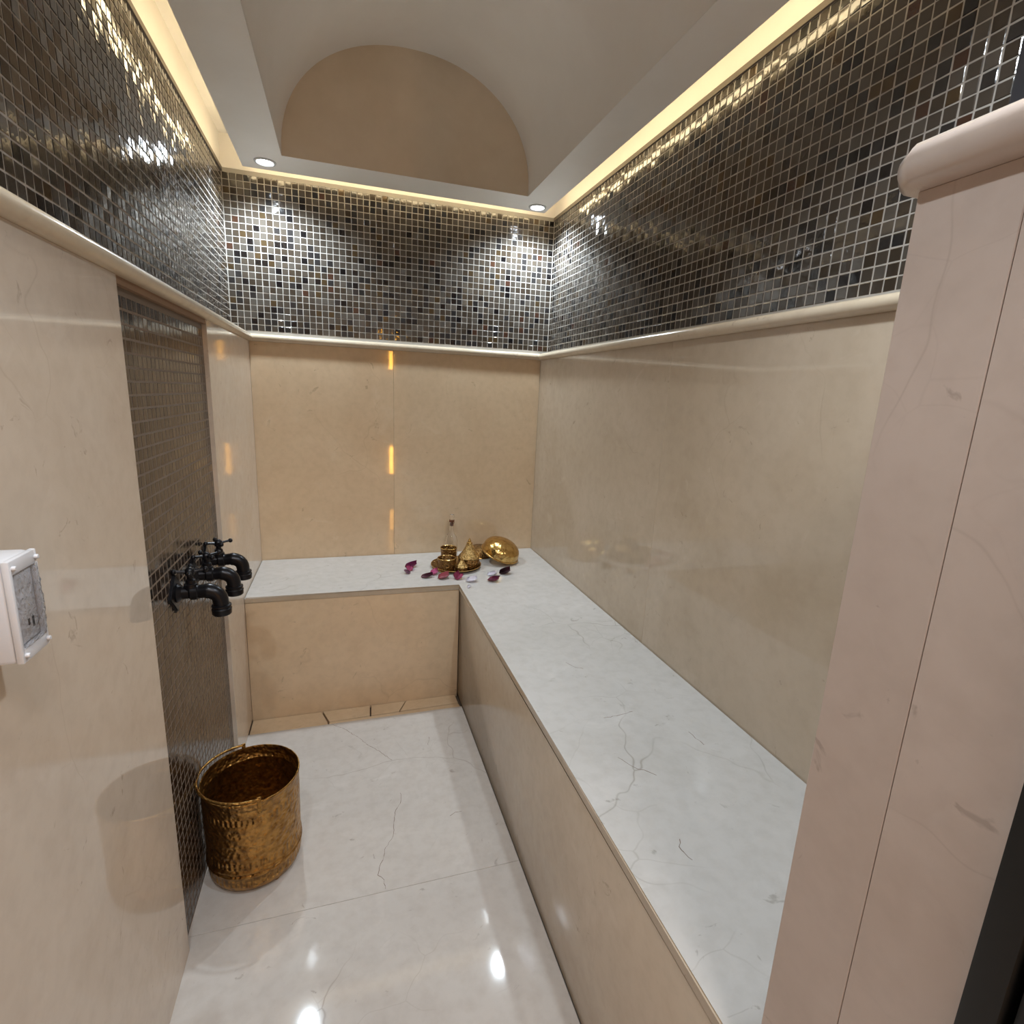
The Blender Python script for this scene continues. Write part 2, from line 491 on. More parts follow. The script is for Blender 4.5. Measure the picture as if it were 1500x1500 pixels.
def mosaic(parent, part, stuff, frame, nu, nv, mats, weights, hidden=None, tilt=1.05):
    """frame(u,v) -> world matrix of a tile whose face looks along -Y of the matrix"""
    meshes = [tile_mesh(m) for m in mats]
    tiles = []
    for i in range(nu):
        for j in range(nv):
            Mx = frame(i, j)
            mi = RND.choices(range(len(mats)), weights)[0]
            t = math.radians(tilt)
            Mx = Mx @ Euler((RND.gauss(0, t), RND.gauss(0, t * 0.5), RND.gauss(0, t))).to_matrix().to_4x4()
            q = [project(Mx @ Vector(TV[k])) for k in range(4)]
            area = 0.0
            if all(q):
                cx = sum(p[0] for p in q) / 4; cy = sum(p[1] for p in q) / 4
                if 0 < cx < 1500 and 0 < cy < 1500 and not (hidden and hidden(cx, cy)):
                    area = abs(sum(q[k][0] * q[(k + 1) % 4][1] - q[(k + 1) % 4][0] * q[k][1] for k in range(4))) / 2
            tiles.append((area, i, j, mi, Mx))
    order = sorted(tiles, key=lambda t: -t[0])
    for area, i, j, mi, Mx in order[:300]:
        o = bpy.data.objects.new(part, meshes[mi])
        COL.objects.link(o)
        o.parent = parent
        o.matrix_world = Mx
    V, F, MI = [], [], []
    for area, i, j, mi, Mx in order[300:]:
        b = len(V)
        V += [tuple(Mx @ Vector(p)) for p in TV]
        for f in TF:
            F.append(tuple(b + k for k in f)); MI.append(mi)
    me = bpy.data.meshes.new(stuff)
    me.from_pydata(V, [], F)
    for m in mats:
        me.materials.append(m)
    me.polygons.foreach_set('material_index', MI)
    o = bpy.data.objects.new(stuff, me)
    COL.objects.link(o); o.parent = parent
    o['kind'] = 'stuff'

NV = int((ZC - ZM - 0.006) / PITCH)
Z0 = ZC - 0.006 - NV * PITCH + PITCH / 2
def fr_back(i, j):
    pb = (XR - XL - 0.001) / 55
    return Matrix.Translation((XL + 0.0005 + (i + 0.5) * pb, YB, Z0 + j * PITCH))
def fr_right(i, j):
    return Matrix.Translation((XR, YB - 0.0015 - (i + 0.5) * PITCH, Z0 + j * PITCH)) @ Matrix.Rotation(-PI / 2, 4, 'Z')
def fr_left(i, j):
    return Matrix.Translation((XL, YB - 0.0015 - (i + 0.5) * PITCH, Z0 + j * PITCH)) @ Matrix.Rotation(PI / 2, 4, 'Z')
NPU = int((NY1 - NY0 - 0.004) / PITCH); NPV = int((ZT - 0.012) / PITCH)
def fr_niche(i, j):
    return Matrix.Translation((NX, NY1 - 0.004 - (i + 0.5) * PITCH, 0.004 + (j + 0.5) * PITCH)) @ Matrix.Rotation(PI / 2, 4, 'Z')
def behind_half_wall(x, y):
    return y > 240 - 0.35 * (x - 1310) and x > 1310
mosaic(wall_back, 'mosaic_tile', 'mosaic_tiles', fr_back, 55, NV, TILE_MATS, TILE_W)
mosaic(wall_right, 'mosaic_tile', 'mosaic_tiles', fr_right, 74, NV, TILE_MATS, TILE_W, behind_half_wall)
mosaic(wall_left, 'mosaic_tile', 'mosaic_tiles', fr_left, 90, NV, TILE_MATS, TILE_W)
def behind_bucket(x, y):
    return y > 1130 and x > 285
mosaic(wall_left, 'niche_tile', 'niche_tiles', fr_niche, NPU, NPV, NICHE_MATS, NICHE_W, behind_bucket, 0.5)
# thin edge strips closing the mosaics
box('edge_strip', M_EDGE, wall_right, XR - 0.004, XR + BED, -1.70, YB, ZC - 0.006, ZC + 0.007)
box('edge_strip', M_EDGE, wall_left, XL - BED, XL + 0.004, YF, YB, ZC - 0.006, ZC + 0.007)
box('edge_strip', M_DARK, wall_right, XR - 0.006, XR + BED, -1.705, -1.670, ZM, ZC - 0.006)
box('edge_strip', M_DARK, wall_right, XR - 0.004, XR + BED, -1.670, -1.656, ZM, ZC - 0.006)
# plaster above the mosaic inside the light slot
box('plaster_band', M_PLASTER, wall_back, XL, XR, YB, YB + 0.006, ZC + 0.007, 1.97)
box('plaster_band', M_PLASTER, wall_right, XR, XR + 0.006, YF, YB, ZC + 0.007, 1.97)
box('plaster_band', M_PLASTER, wall_left, XL - 0.006, XL, YF, YB, ZC + 0.007, 1.97)

# ------------------------------------------------------------------ ceiling: soffit ring with a barrel vault
SX0, SX1, SY1 = 0.022, 1.104, -0.060      # outer edge of the soffit (slot outside it)
VX0, VX1, VY1, VY0 = 0.157, 0.986, -0.205, -1.86   # vault opening
VI = 0.0006
bm = bmesh.new()
TH = 0.055
for b in ((SX0, VX0, YF, SY1), (VX1, SX1, YF, SY1), (VX0, VX1, VY1, SY1), (VX0, VX1, YF, VY0)):
    add_box(bm, b[0], b[1], b[2], b[3], ZS, ZS + TH)
bmesh.ops.remove_doubles(bm, verts=bm.verts[:], dist=1e-5)
ceiling = struct(obj('ceiling', bm, M_PLASTER), 'plaster soffit ring with a barrel vault over the steam room', 'ceiling')
# slot roof
bm = bmesh.new()
add_box(bm, XL - 0.14, SX0 + 0.05, YF, YB + 0.14, 1.97, 2.0)
add_box(bm, SX1 - 0.05, XR + 0.14, YF, YB + 0.14, 1.97, 2.0)
add_box(bm, SX0 + 0.05, SX1 - 0.05, SY1 - 0.05, YB + 0.14, 1.97, 2.0)
add_box(bm, SX0 + 0.05, SX0 + 0.07, YF, SY1 - 0.05, ZS + TH, 2.0)
add_box(bm, SX1 - 0.07, SX1 - 0.05, YF, SY1 - 0.05, ZS + TH, 2.0)
add_box(bm, SX0 + 0.07, SX1 - 0.07, SY1 - 0.07, SY1 - 0.05, ZS + TH, 2.0)
obj('light_slot', bm, M_PLASTER, ceiling)
# vault: a shell with thickness
bm = bmesh.new()
cx = (VX0 + VX1) / 2; a = (VX1 - VX0) / 2 - VI; zs = 1.868; b = 0.356; e = 2.0 / 2.15
prof = []
K = 48
for i in range(K + 1):
    t = PI * i / K
    c, s = math.cos(t), math.sin(t)
    prof.append((cx - a * math.copysign(abs(c) ** e, c), zs + b * abs(s) ** e))
prof = [(VX0 + VI, ZS)] + prof + [(VX1 - VI, ZS)]
ri = [[bm.verts.new((x, y, z)) for x, z in prof] for y in (VY1 - VI, VY0 + VI)]
for k in range(len(prof) - 1):
    bm.faces.new((ri[0][k], ri[0][k + 1], ri[1][k + 1], ri[1][k]))
# the two end lunettes
vault = obj('vault', bm, M_PLASTER, ceiling, smooth=True, angle=40)
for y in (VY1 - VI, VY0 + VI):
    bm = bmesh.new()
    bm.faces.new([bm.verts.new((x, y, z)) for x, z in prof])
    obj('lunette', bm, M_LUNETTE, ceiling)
# LED tape round the outer rim of the soffit
led = thing('led_tape', 'warm white LED tape glowing in the slot round the ceiling soffit', 'lamp', (0, 0, ZS + 0.02))
for nm, bx in (('tape', (SX0 - 0.004, SX0 - 0.0005, -1.90, SY1 - 0.01)), ('tape', (SX1 + 0.0005, SX1 + 0.004, -1.90, SY1 - 0.01)), ('tape', (SX0 + 0.01, SX1 - 0.01, SY1 + 0.0005, SY1 + 0.004))):
    o = box(nm, M_LED, None, *bx, ZS + 0.020, ZS + 0.032)
    o.parent = led; o.matrix_parent_inverse = Matrix.Translation((0, 0, -(ZS + 0.02)))

# ------------------------------------------------------------------ downlights
def downlight(x, y, power, label):
    t = thing('downlight', label, 'lamp', (x, y, ZS), group='recessed ceiling downlights')
    bm = bmesh.new()
    add_lathe(bm, [(0.034, -0.0005), (0.033, -0.004), (0.027, -0.005), (0.025, -0.002), (0.025, -0.0005)], 28)
    obj('trim_ring', bm, M_RIM, t, smooth=True)
    bm = bmesh.new()
    add_lathe(bm, [(0, -0.0035), (0.018, -0.003), (0.0245, -0.0012)], 24)
    obj('lens', bm, M_LENS, t, smooth=True)
    ld = bpy.data.lights.new('downlight_beam', 'SPOT')
    ld.energy = power; ld.color = SPOT_COLOR
    ld.spot_size = math.radians(150); ld.spot_blend = 0.75
    ld.shadow_soft_size = 0.022
    lo = bpy.data.objects.new('downlight_beam', ld)
    COL.objects.link(lo); lo.parent = t
    lo.location = (0, 0, -0.03)
downlight(0.100, -0.134, SPOT_POWER, 'small round white downlight in the back left corner of the soffit')
downlight(1.054, -0.117, SPOT_POWER, 'small round white downlight in the back right corner of the soffit')
downlight(0.100, -1.935, SPOT_FILL, 'added fill downlight, out of view in the soffit by the doorway, left side')  # added lamp out of view, fills the front of the room
downlight(0.810, -1.898, SPOT_FILL * 1.55, 'added fill downlight, out of view in the soffit by the doorway, right side')  # second added lamp, unseen, brightens the near end of the bench

# ------------------------------------------------------------------ floor
bm = bmesh.new()
add_box(bm, -0.7, 1.9, -3.9, YB + 0.1, -0.08, -0.02)
floor = struct(obj('floor', bm, M_GROUT_B), 'pale polished marble floor with a slotted drain channel at the back', 'floor')
FX = W - WB
YD = -0.498                      # front of the drain channel
slab(floor, M_FLOOR, -0.020, FX + 0.0008, -1.190 + 0.0004, YD, -0.02, 0.0)
slab(floor, M_FLOOR, -0.020, FX + 0.0008, YF, -1.190 - 0.0004, -0.02, 0.0)
for x0, x1, y0, y1 in ((-0.7, 0.35, -2.95, YF - 0.002), (0.352, 1.9, -2.95, YF - 0.002), (-0.7, 0.6, -3.9, -2.952), (0.602, 1.9, -3.9, -2.952)):
    slab(floor, M_FLOOR, x0, x1, y0, y1, -0.02, 0.0)
M_CRACK = simple('brown_mineral_vein', (0.20, 0.145, 0.11), 0.5)
def cracks(name, lines, z, width, parent):
    bm = bmesh.new()
    rr = random.Random(3)
    for ln in lines:
        pts = []
        for (x0, y0), (x1, y1) in zip(ln, ln[1:]):
            n = max(2, int(math.hypot(x1 - x0, y1 - y0) / 0.008))
            for k in range(n):
                pts.append((x0 + (x1 - x0) * k / n + rr.uniform(-1, 1) * 0.0016, y0 + (y1 - y0) * k / n + rr.uniform(-1, 1) * 0.0016))
        pts.append(ln[-1])
        for i, (p, q) in enumerate(zip(pts, pts[1:])):
            dx, dy = q[0] - p[0], q[1] - p[1]; l = math.hypot(dx, dy)
            w = width * rr.uniform(0.35, 1.0) / 2
            ox, oy = -dy / l * w, dx / l * w
            a_ = [(p[0] + ox, p[1] + oy), (p[0] - ox, p[1] - oy), (q[0] - ox, q[1] - oy), (q[0] + ox, q[1] + oy)]
            t_ = [bm.verts.new((x, y, z + 0.00012)) for x, y in a_]
            u_ = [bm.verts.new((x, y, z - 0.001)) for x, y in a_]
            bm.faces.new(t_)
            for k in range(4):
                bm.faces.new((t_[k], u_[k], u_[(k + 1) % 4], t_[(k + 1) % 4]))
    o_ = obj(name, bm, M_CRACK, None)
    o_.parent = parent
    return o_
cracks('mineral_vein', [[(0.262, -0.500), (0.304, -0.538), (0.356, -0.608), (0.377, -0.644), (0.408, -0.682), (0.447, -0.737)],
    [(0.458, -0.884), (0.458, -0.916), (0.439, -0.947), (0.431, -0.987), (0.425, -1.034), (0.408, -1.06), (0.399, -1.072), (0.397, -1.093), (0.384, -1.12), (0.38, -1.142), (0.392, -1.159), (0.394, -1.184)],
    [(0.581, -1.006), (0.596, -0.996), (0.615, -0.997)], [(0.577, -0.65), (0.567, -0.691)]], 0.0, 0.0016, floor)
# drain cover pieces, cut unevenly, set a little low
def cover(pts, z1):
    bm = bmesh.new()
    add_prism(bm, pts, -0.02, z1)
    bmesh.ops.bevel(bm, geom=[e for e in bm.edges if abs(e.verts[0].co.z - e.verts[1].co.z) < 1e-6 and e.verts[0].co.z > -0.01], offset=0.0008, segments=1, affect='EDGES')
    obj('drain_cover', bm, M_WALL, floor)
YB0 = -DB + 0.001
cover([(0.002, YB0), (0.226, YB0), (0.247, -0.480), (0.250, YD + 0.001), (0.002, YD + 0.001)], -0.003)
cover([(0.231, YB0), (0.394, YB0), (0.391, -0.474), (0.254, -0.480)], -0.002)
cover([(0.399, YB0), (0.523, YB0), (0.494, -0.471), (0.396, -0.474)], -0.0025)
cover([(0.527, YB0), (0.712, YB0), (0.713, -0.467), (0.499, -0.471)], -0.002)
cover([(0.254, -0.483), (0.714, -0.473), (0.717, YD + 0.001), (0.254, YD + 0.001)], -0.003)

# ------------------------------------------------------------------ bench
bench = thing('bench', 'L-shaped built-in marble bench along the back and right walls', 'bench', (FX, -DB, 0))
def bpart(name, mat, *a, bevel=0.0015):
    o = box(name, mat, None, *a, bevel, 2)
    o.parent = bench; o.matrix_parent_inverse = Matrix.Translation((-FX, DB, 0))
    return o
ST = 0.020
bpart('riser', M_RISER, 0.0005, FX, -DB + 0.002, -DB + 0.022, -0.012, H - ST - 0.001)
bpart('riser', M_RISER_R, FX + 0.002, FX + 0.022, YP, -DB + 0.022, 0.0005, H - ST - 0.001)
bm = bmesh.new()
add_prism(bm, [(0.001, -0.001), (W - 0.001, -0.001), (W - 0.001, YP), (FX, YP), (FX, -DB), (0.001, -DB)], H - ST, H)
bmesh.ops.bevel(bm, geom=[e_ for e_ in bm.edges if e_.verts[0].co.z == e_.verts[1].co.z], offset=0.0025, segments=2, affect='EDGES')
bm.normal_update()
for f in bm.faces:
    if abs(f.normal.z) < 0.5: f.material_index = 1
o = obj('seat_slab', bm, [M_BENCH, M_WALL_R], None)
o.parent = bench; o.matrix_parent_inverse = Matrix.Translation((-FX, DB, 0))

o = cracks('mineral_vein', [[(0.862, -1.299), (0.894, -1.298), (0.937, -1.292)], [(0.828, -1.426), (0.842, -1.458), (0.861, -1.472), (0.875, -1.489)],
    [(1.017, -1.389), (1.02, -1.412), (1.023, -1.434)], [(0.877, -1.046), (0.888, -1.074), (0.909, -1.088)], [(0.828, -1.629), (0.821, -1.642), (0.821, -1.653), (0.825, -1.669)]], H, 0.0015, bench)
o.matrix_parent_inverse = Matrix.Translation((-FX, DB, 0))

# ------------------------------------------------------------------ half wall at the doorway
bm = bmesh.new()
add_box(bm, FX + 0.022, XR + 0.14, YF - 0.007, YP - 0.003, 0, ZT)
half = struct(obj('wall_front', bm, M_GROUT), 'low marble clad half wall closing the bench end beside the doorway', 'wall')
slab(half, M_PINK, FX, FX + 0.022, -1.984 + 0.0002, YP - 0.0005, 0, ZT, 0.0006)
slab(half, M_PINK, FX, FX + 0.022, YF - 0.007, -1.984 - 0.0002, 0, ZT, 0.0006)
slab(half, M_PINK, FX + 0.022, W - 0.0005, YP - 0.003, YP - 0.0005, H, ZT)
# cap with a rounded nose, swept round the free end
pr = bullnose(-0.10, 0.020, ZT, ZT + 0.030, 11)
bm = bmesh.new()
loops = []
R0 = 0.008
for (px, py, nx, ny) in [(XR, YP, 0, 1), (FX + 0.004, YP, 0, 1)] + \
        [(FX + 0.004, YP - 0.004, -math.sin(t), math.cos(t)) for t in (PI / 8, PI / 4, 3 * PI / 8)] + \
        [(FX, YP - 0.004, -1, 0), (FX, YF - 0.007, -1, 0)]:
    ring = []
    for d, z in pr:
        dd = max(d, -0.003)
        ring.append(bm.verts.new((px + nx * dd, py + ny * dd, z)))
    loops.append(ring)
for A, B in zip(loops, loops[1:]):
    for k in range(len(A) - 1):
        bm.faces.new((A[k], A[k + 1], B[k + 1], B[k]))
add_box(bm, FX + 0.002, XR, YF - 0.007, YP - 0.002, ZT + 0.0002, ZT + 0.0298)
obj('cap', bm, M_PINK, half, smooth=True, angle=45)

# black door frame at the mouth of the room
door = thing('door_1', 'black metal door frame standing against the half wall at right', 'door frame', (FX, YF, 0))
door['kind'] = 'structure'
def dpart(name, *a, bevel=0.003, mat=None):
    o = box(name, mat or M_BLKFRAME, None, *a, bevel, 2)
    o.parent = door; o.matrix_parent_inverse = Matrix.Translation((-FX, -YF, 0))
dpart('frame_post', FX - 0.010, FX + 0.05, YF - 0.030, YF - 0.009, 0.002, 2.05)
dpart('frame_rebate', FX + 0.004, FX + 0.05, YF - 0.05, YF - 0.032, 0.002, 2.05)
dpart('seal', FX - 0.006, FX + 0.004, YF - 0.044, YF - 0.034, 0.002, 2.05)
dpart('frame_head', -0.10, FX - 0.014, YF - 0.05, YF - 0.002, 2.01, 2.05)
dpart('side_post', XR - 0.02, XR + 0.10, YF + 0.01, -1.7055, ZM + 0.005, ZS - 0.002, mat=M_BLKFRAME)

# ------------------------------------------------------------------ hall behind the camera
bm = bmesh.new()
add_box(bm, -0.80, -0.70, -3.9, YF, -0.02, 2.3)
add_box(bm, 1.9, 2.0, -3.9, YF, -0.02, 2.3)
add_box(bm, -0.8, 2.0, -4.0, -3.9, -0.02, 2.3)
add_box(bm, -0.7, XL - 0.14, YF - 0.10, YF, -0.02, 2.3)
add_box(bm, XR + 0.14, 1.9, YF - 0.10, YF, -0.02, 2.3)
add_box(bm, XL - 0.14, XR + 0.14, YF - 0.001, YF + 0.10, 2.05, 2.3)
struct(obj('wall_hall', bm, M_HALL), 'beige plaster walls of the hall outside the steam room', 'wall')
bm = bmesh.new()
add_box(bm, -0.8, 2.0, -4.0, YF + 0.1, 2.3, 2.4)
struct(obj('ceiling_hall', bm, M_PLASTER), 'plain plaster ceiling of the hall outside', 'ceiling')
for k, (x0, z0, z1) in enumerate(((0.83, 1.36, 1.55), (0.83, 0.22, 0.52))):
    t = thing('wall_lamp', ('slim amber wall lamp in the hall, upper one', 'slim amber wall lamp in the hall, lower one')[k], 'lamp', (x0, -3.9, z0))
    bm = bmesh.new(); add_box(bm, -0.03, 0.03, 0.0, 0.02, -0.02, z1 - z0 + 0.02, 0.004)
    obj('back_plate', bm, M_BLACK, t)
    bm = bmesh.new(); add_tube(bm, [(0, 0.038, 0), (0, 0.038, z1 - z0)], 0.015, 14)
    obj('tube', bm, M_AMBER, t, smooth=True)
t = thing('hall_fill_light', 'added round fill light on the unseen hall ceiling', 'lamp', (0.55, -3.0, 2.30))  # made-up lamp behind the camera, adds fill through the doorway
bm = bmesh.new(); add_lathe(bm, [(0.28, -0.001), (0.28, -0.02), (0.26, -0.03), (0.26, -0.022), (0.0, -0.022)], 32)
obj('housing', bm, M_RIM, t, smooth=True)
ld = bpy.data.lights.new('hall_fill', 'AREA'); ld.shape = 'DISK'; ld.size = 0.5
ld.energy = HALL_FILL_POWER; ld.color = (1.0, 0.93, 0.88)
lo = bpy.data.objects.new('hall_fill', ld); COL.objects.link(lo); lo.parent = t; lo.location = (0, 0, -0.035)

# ------------------------------------------------------------------ bucket
bk = thing('brass_bucket', 'hammered brass bucket with a bail handle standing on the floor by the niche', 'bucket', (0.098, -1.020, 0))
R = 0.105
bm = bmesh.new()
outer = [(0.0, 0.006), (0.085, 0.006), (0.096, 0.010), (0.100, 0.016), (0.1025, 0.026), (0.1025, 0.046), (0.1045, 0.048), (0.1055, 0.051), (0.1045, 0.054),
         (0.1030, 0.056), (0.1045, 0.059), (0.1050, 0.062), (0.1035, 0.065), (0.1030, 0.070), (0.1035, 0.13), (0.1045, 0.20), (R, 0.236)]
rim = [(0.1065, 0.238), (0.1070, 0.2405), (0.1060, 0.2425), (0.1045, 0.2425), (0.1035, 0.240)]
inner = [(0.1030, 0.236), (0.1030, 0.214), (0.1012, 0.212), (0.1008, 0.209), (0.1015, 0.206), (0.1010, 0.10), (0.0995, 0.03), (0.094, 0.014), (0.0, 0.012)]
add_lathe(bm, outer + rim[:3], 64)
obj('body', bm, M_BRASS_BKT, bk, smooth=True, angle=60)
bm = bmesh.new()
add_lathe(bm, [(0.1060, 0.2425)] + rim[3:] + inner, 64)
obj('inside', bm, M_BRASS_IN, bk, smooth=True, angle=60)
ang = math.atan2(-1.131 + 0.914, 0.129 - 0.062)      # direction from back ear to front ear
ux, uy = math.cos(ang), math.sin(ang)
for s in (-1, 1):
    bm = bmesh.new()
    add_box(bm, 0.1045, 0.1078, -0.0045, 0.0045, 0.212, 0.2545, 0.0014)
    for zz in (0.217, 0.229):
        add_ball(bm, (0.1078, 0, zz), 0.0022, 8)
    bmesh.ops.rotate(bm, verts=bm.verts[:], cent=(0, 0, 0), matrix=Matrix.Rotation(ang if s > 0 else ang + PI, 3, 'Z'))
    obj('ear', bm, M_BRASS_IN, bk, smooth=True)
# bail laid back over the rim on the niche side
bm = bmesh.new()
px_, py_ = uy, -ux                                   # perpendicular, towards the niche (-x)
if px_ > 0: px_, py_ = -px_, -py_
pts = []
for i in range(33):
    t = PI * i / 32
    c, s = math.cos(t) * 0.1075, math.sin(t) * 0.1115
    el = math.radians(2.5)
    pts.append((-ux * c + px_ * s * math.cos(el), -uy * c + py_ * s * math.cos(el), 0.2495 + s * math.sin(el)))
add_tube(bm, pts, 0.0030, 8)
obj('bail_handle', bm, M_BRASS_IN, bk, smooth=True)
for i in range(3):
    t = ang + 0.35 + i * 2 * PI / 3
    bm = bmesh.new()
    add_lathe(bm, [(0, 0), (0.005, 0.0), (0.0065, 0.004), (0.005, 0.008), (0, 0.008)], 10, Matrix.Translation((0.086 * math.cos(t), 0.086 * math.sin(t), 0)))
    obj('foot', bm, M_BRASS_IN, bk, smooth=True)

# ------------------------------------------------------------------ taps
def tap(y, z, label, turn):
    t = thing('tap', label, 'tap', (NX, y, z), group='black taps in the mosaic niche')
    t.scale = (0.93, 0.93, 0.93)
    # diamond wall plate
    bm = bmesh.new()
    d = 0.046
    add_prism(bm, [(d, 0), (0, d), (-d, 0), (0, -d)], 0, 0.006)
    bmesh.ops.bevel(bm, geom=[e_ for e_ in bm.edges if e_.verts[0].co.z > 0.005 and e_.verts[1].co.z > 0.005], offset=0.003, segments=2, affect='EDGES')
    bmesh.ops.transform(bm, verts=bm.verts[:], matrix=Matrix.Rotation(PI / 2, 4, 'Y'))
    obj('wall_plate', bm, M_BLACK, t, smooth=True)
    # body: flange, barrel, collar
    bm = bmesh.new()
    add_lathe(bm, [(0, 0.005), (0.021, 0.005), (0.022, 0.009), (0.018, 0.013), (0.0145, 0.017), (0.0140, 0.030), (0.0175, 0.034), (0.0175, 0.046), (0.0140, 0.050), (0.0, 0.050)], 24, Matrix.Rotation(PI / 2, 4, 'Y'))
    obj('body', bm, M_BLACK, t, smooth=True)
    # spout
    bm = bmesh.new()
    pts = [(0.044, 0, 0), (0.060, 0, 0.001)]
    rc = 0.026
    for i in range(0, 10):
        a_ = math.radians(88) * i / 9
        pts.append((0.064 + rc * math.sin(a_), 0, 0.001 - rc + rc * math.cos(a_)))
    pts.append((0.0905, 0, -0.034))
    add_tube(bm, pts, [0.0150, 0.0155] + [0.0172 - 0.0010 * i / 9 for i in range(10)] + [0.0160], 18)
    obj('spout', bm, M_BLACK, t, smooth=True)
    bm = bmesh.new()
    add_lathe(bm, [(0.0, 0.024), (0.0165, 0.024), (0.0200, 0.0225), (0.0205, 0.020), (0.0190, 0.018), (0.0190, 0.016), (0.0208, 0.014), (0.0200, 0.002), (0.0185, 0.0), (0.0145, 0.0), (0.0140, 0.012), (0.0, 0.012)], 20, Matrix.Translation((0.0907, 0, -0.056)))
    obj('nozzle', bm, M_BLACK, t, smooth=True)
    # bonnet and cross handle
    bm = bmesh.new()
    add_lathe(bm, [(0.0, 0.008), (0.0135, 0.008), (0.0135, 0.020), (0.0105, 0.022), (0.0100, 0.029), (0.0065, 0.032), (0.0055, 0.044), (0.0, 0.044)], 18, Matrix.Translation((0.034, 0, 0)))
    obj('bonnet', bm, M_BLACK, t, smooth=True)
    bm = bmesh.new()
    add_lathe(bm, [(0.0, 0.040), (0.009, 0.040), (0.0105, 0.046), (0.009, 0.053), (0.005, 0.057), (0.0, 0.058)], 16, Matrix.Translation((0.034, 0, 0)))
    for k in range(4):
        a_ = turn + k * PI / 2
        dx, dy = math.cos(a_), math.sin(a_)
        add_tube(bm, [(0.034 + dx * 0.007, dy * 0.007, 0.047), (0.034 + dx * 0.017, dy * 0.017, 0.049), (0.034 + dx * 0.028, dy * 0.028, 0.050)], [0.0042, 0.0030, 0.0036], 8)
        add_ball(bm, (0.034 + dx * 0.030, dy * 0.030, 0.050), 0.0058, 10)
    obj('cross_handle', bm, M_BLACK, t, smooth=True)
tap(-1.062, 0.717, 'black cross-handle tap in the niche, the one nearest the camera', 0.2)
tap(-0.925, 0.708, 'black cross-handle tap in the niche, the middle one of three', 0.65)
tap(-0.803, 0.704, 'black cross-handle tap in the niche, the one farthest from the camera', 0.45)

# ------------------------------------------------------------------ white socket box on the left wall
BX, BY0, BY1, BZ0, BZ1 = 0.050, -1.691, -1.646, 0.8855, 0.981
sb = thing('socket_box', 'white plastic socket box with a clear crinkled cover on the left wall', 'socket', (0, (BY0 + BY1) / 2, (BZ0 + BZ1) / 2))
def spart(name, mat, x0, x1, y0, y1, z0, z1, bevel=0.001):
    o = box(name, mat, None, x0, x1, y0, y1, z0, z1, bevel, 2)
    o.parent = sb; o.matrix_parent_inverse = Matrix.Translation((0, -(BY0 + BY1) / 2, -(BZ0 + BZ1) / 2))
    return o
spart('housing', M_WHITE, 0.0005, BX - 0.0055, BY0, BY1, BZ0, BZ1, 0.004)
bm = bmesh.new()
fw, fz = 0.0045, 0.0135
add_box(bm, BX - 0.0058, BX, BY0, BY0 + fw, BZ0, BZ1, 0.0015)
add_box(bm, BX - 0.0058, BX, BY1 - fw, BY1, BZ0, BZ1, 0.0015)
add_box(bm, BX - 0.0058, BX - 0.0001, BY0 + fw - 0.001, BY1 - fw + 0.001, BZ0, BZ0 + fz, 0.0015)
add_box(bm, BX - 0.0058, BX - 0.0001, BY0 + fw - 0.001, BY1 - fw + 0.001, BZ1 - fz, BZ1, 0.0015)
o = obj('cover_frame', bm, M_WHITE, None, smooth=True); o.parent = sb
o.matrix_parent_inverse = Matrix.Translation((0, -(BY0 + BY1) / 2, -(BZ0 + BZ1) / 2))
spart('socket_plate', M_WHITE, BX - 0.0058, BX - 0.004, BY0 + fw + 0.001, BY1 - fw - 0.001, BZ0 + fz + 0.001, BZ1 - fz - 0.001, 0.0004)
spart('socket_hole', M_DARK, BX - 0.004, BX - 0.0036, -1.668, -1.6655, BZ0 + 0.028, BZ0 + 0.034, 0.0)
spart('socket_hole', M_DARK, BX - 0.004, BX - 0.0036, -1.661, -1.6585, BZ0 + 0.024, BZ0 + 0.034, 0.0)
# crinkled clear film, slightly domed
bm = bmesh.new()
nu, nv = 14, 26
r2 = random.Random(5)
y0, y1, z0, z1 = BY0 + fw - 0.001, BY1 - fw + 0.001, BZ0 + fz - 0.001, BZ1 - fz + 0.001
grid = [[bm.verts.new((BX + 0.0003 + 0.0045 * max(0.0, math.sin(PI * i / nu) * math.sin(PI * j / nv)) ** 0.35 + (r2.uniform(-0.0009, 0.0009) if 0 < i < nu and 0 < j < nv else 0),
         y0 + (y1 - y0) * i / nu, z0 + (z1 - z0) * j / nv)) for i in range(nu + 1)] for j in range(nv + 1)]
for j in range(nv):
    for i in range(nu):
        bm.faces.new((grid[j][i], grid[j][i + 1], grid[j + 1][i + 1], grid[j + 1][i]))
bmesh.ops.solidify(bm, geom=bm.faces[:], thickness=0.0004)
o = obj('clear_cover', bm, M_FILM, None, smooth=True); o.parent = sb
o.matrix_parent_inverse = Matrix.Translation((0, -(BY0 + BY1) / 2, -(BZ0 + BZ1) / 2))
for yy in (BY0 + 0.0045, BY1 - 0.0045):
    for zz in (BZ0 + 0.007, BZ1 - 0.007):
        bm = bmesh.new()
        add_lathe(bm, [(0.0, 0.0), (0.0022, 0.0), (0.0022, 0.0022), (0.0016, 0.0030), (0.0, 0.0030)], 12, Matrix.Translation((BX, yy, zz)) @ Matrix.Rotation(PI / 2, 4, 'Y'))
        o = obj('screw', bm, M_WHITE, None, smooth=True); o.parent = sb
        o.matrix_parent_inverse = Matrix.Translation((0, -(BY0 + BY1) / 2, -(BZ0 + BZ1) / 2))

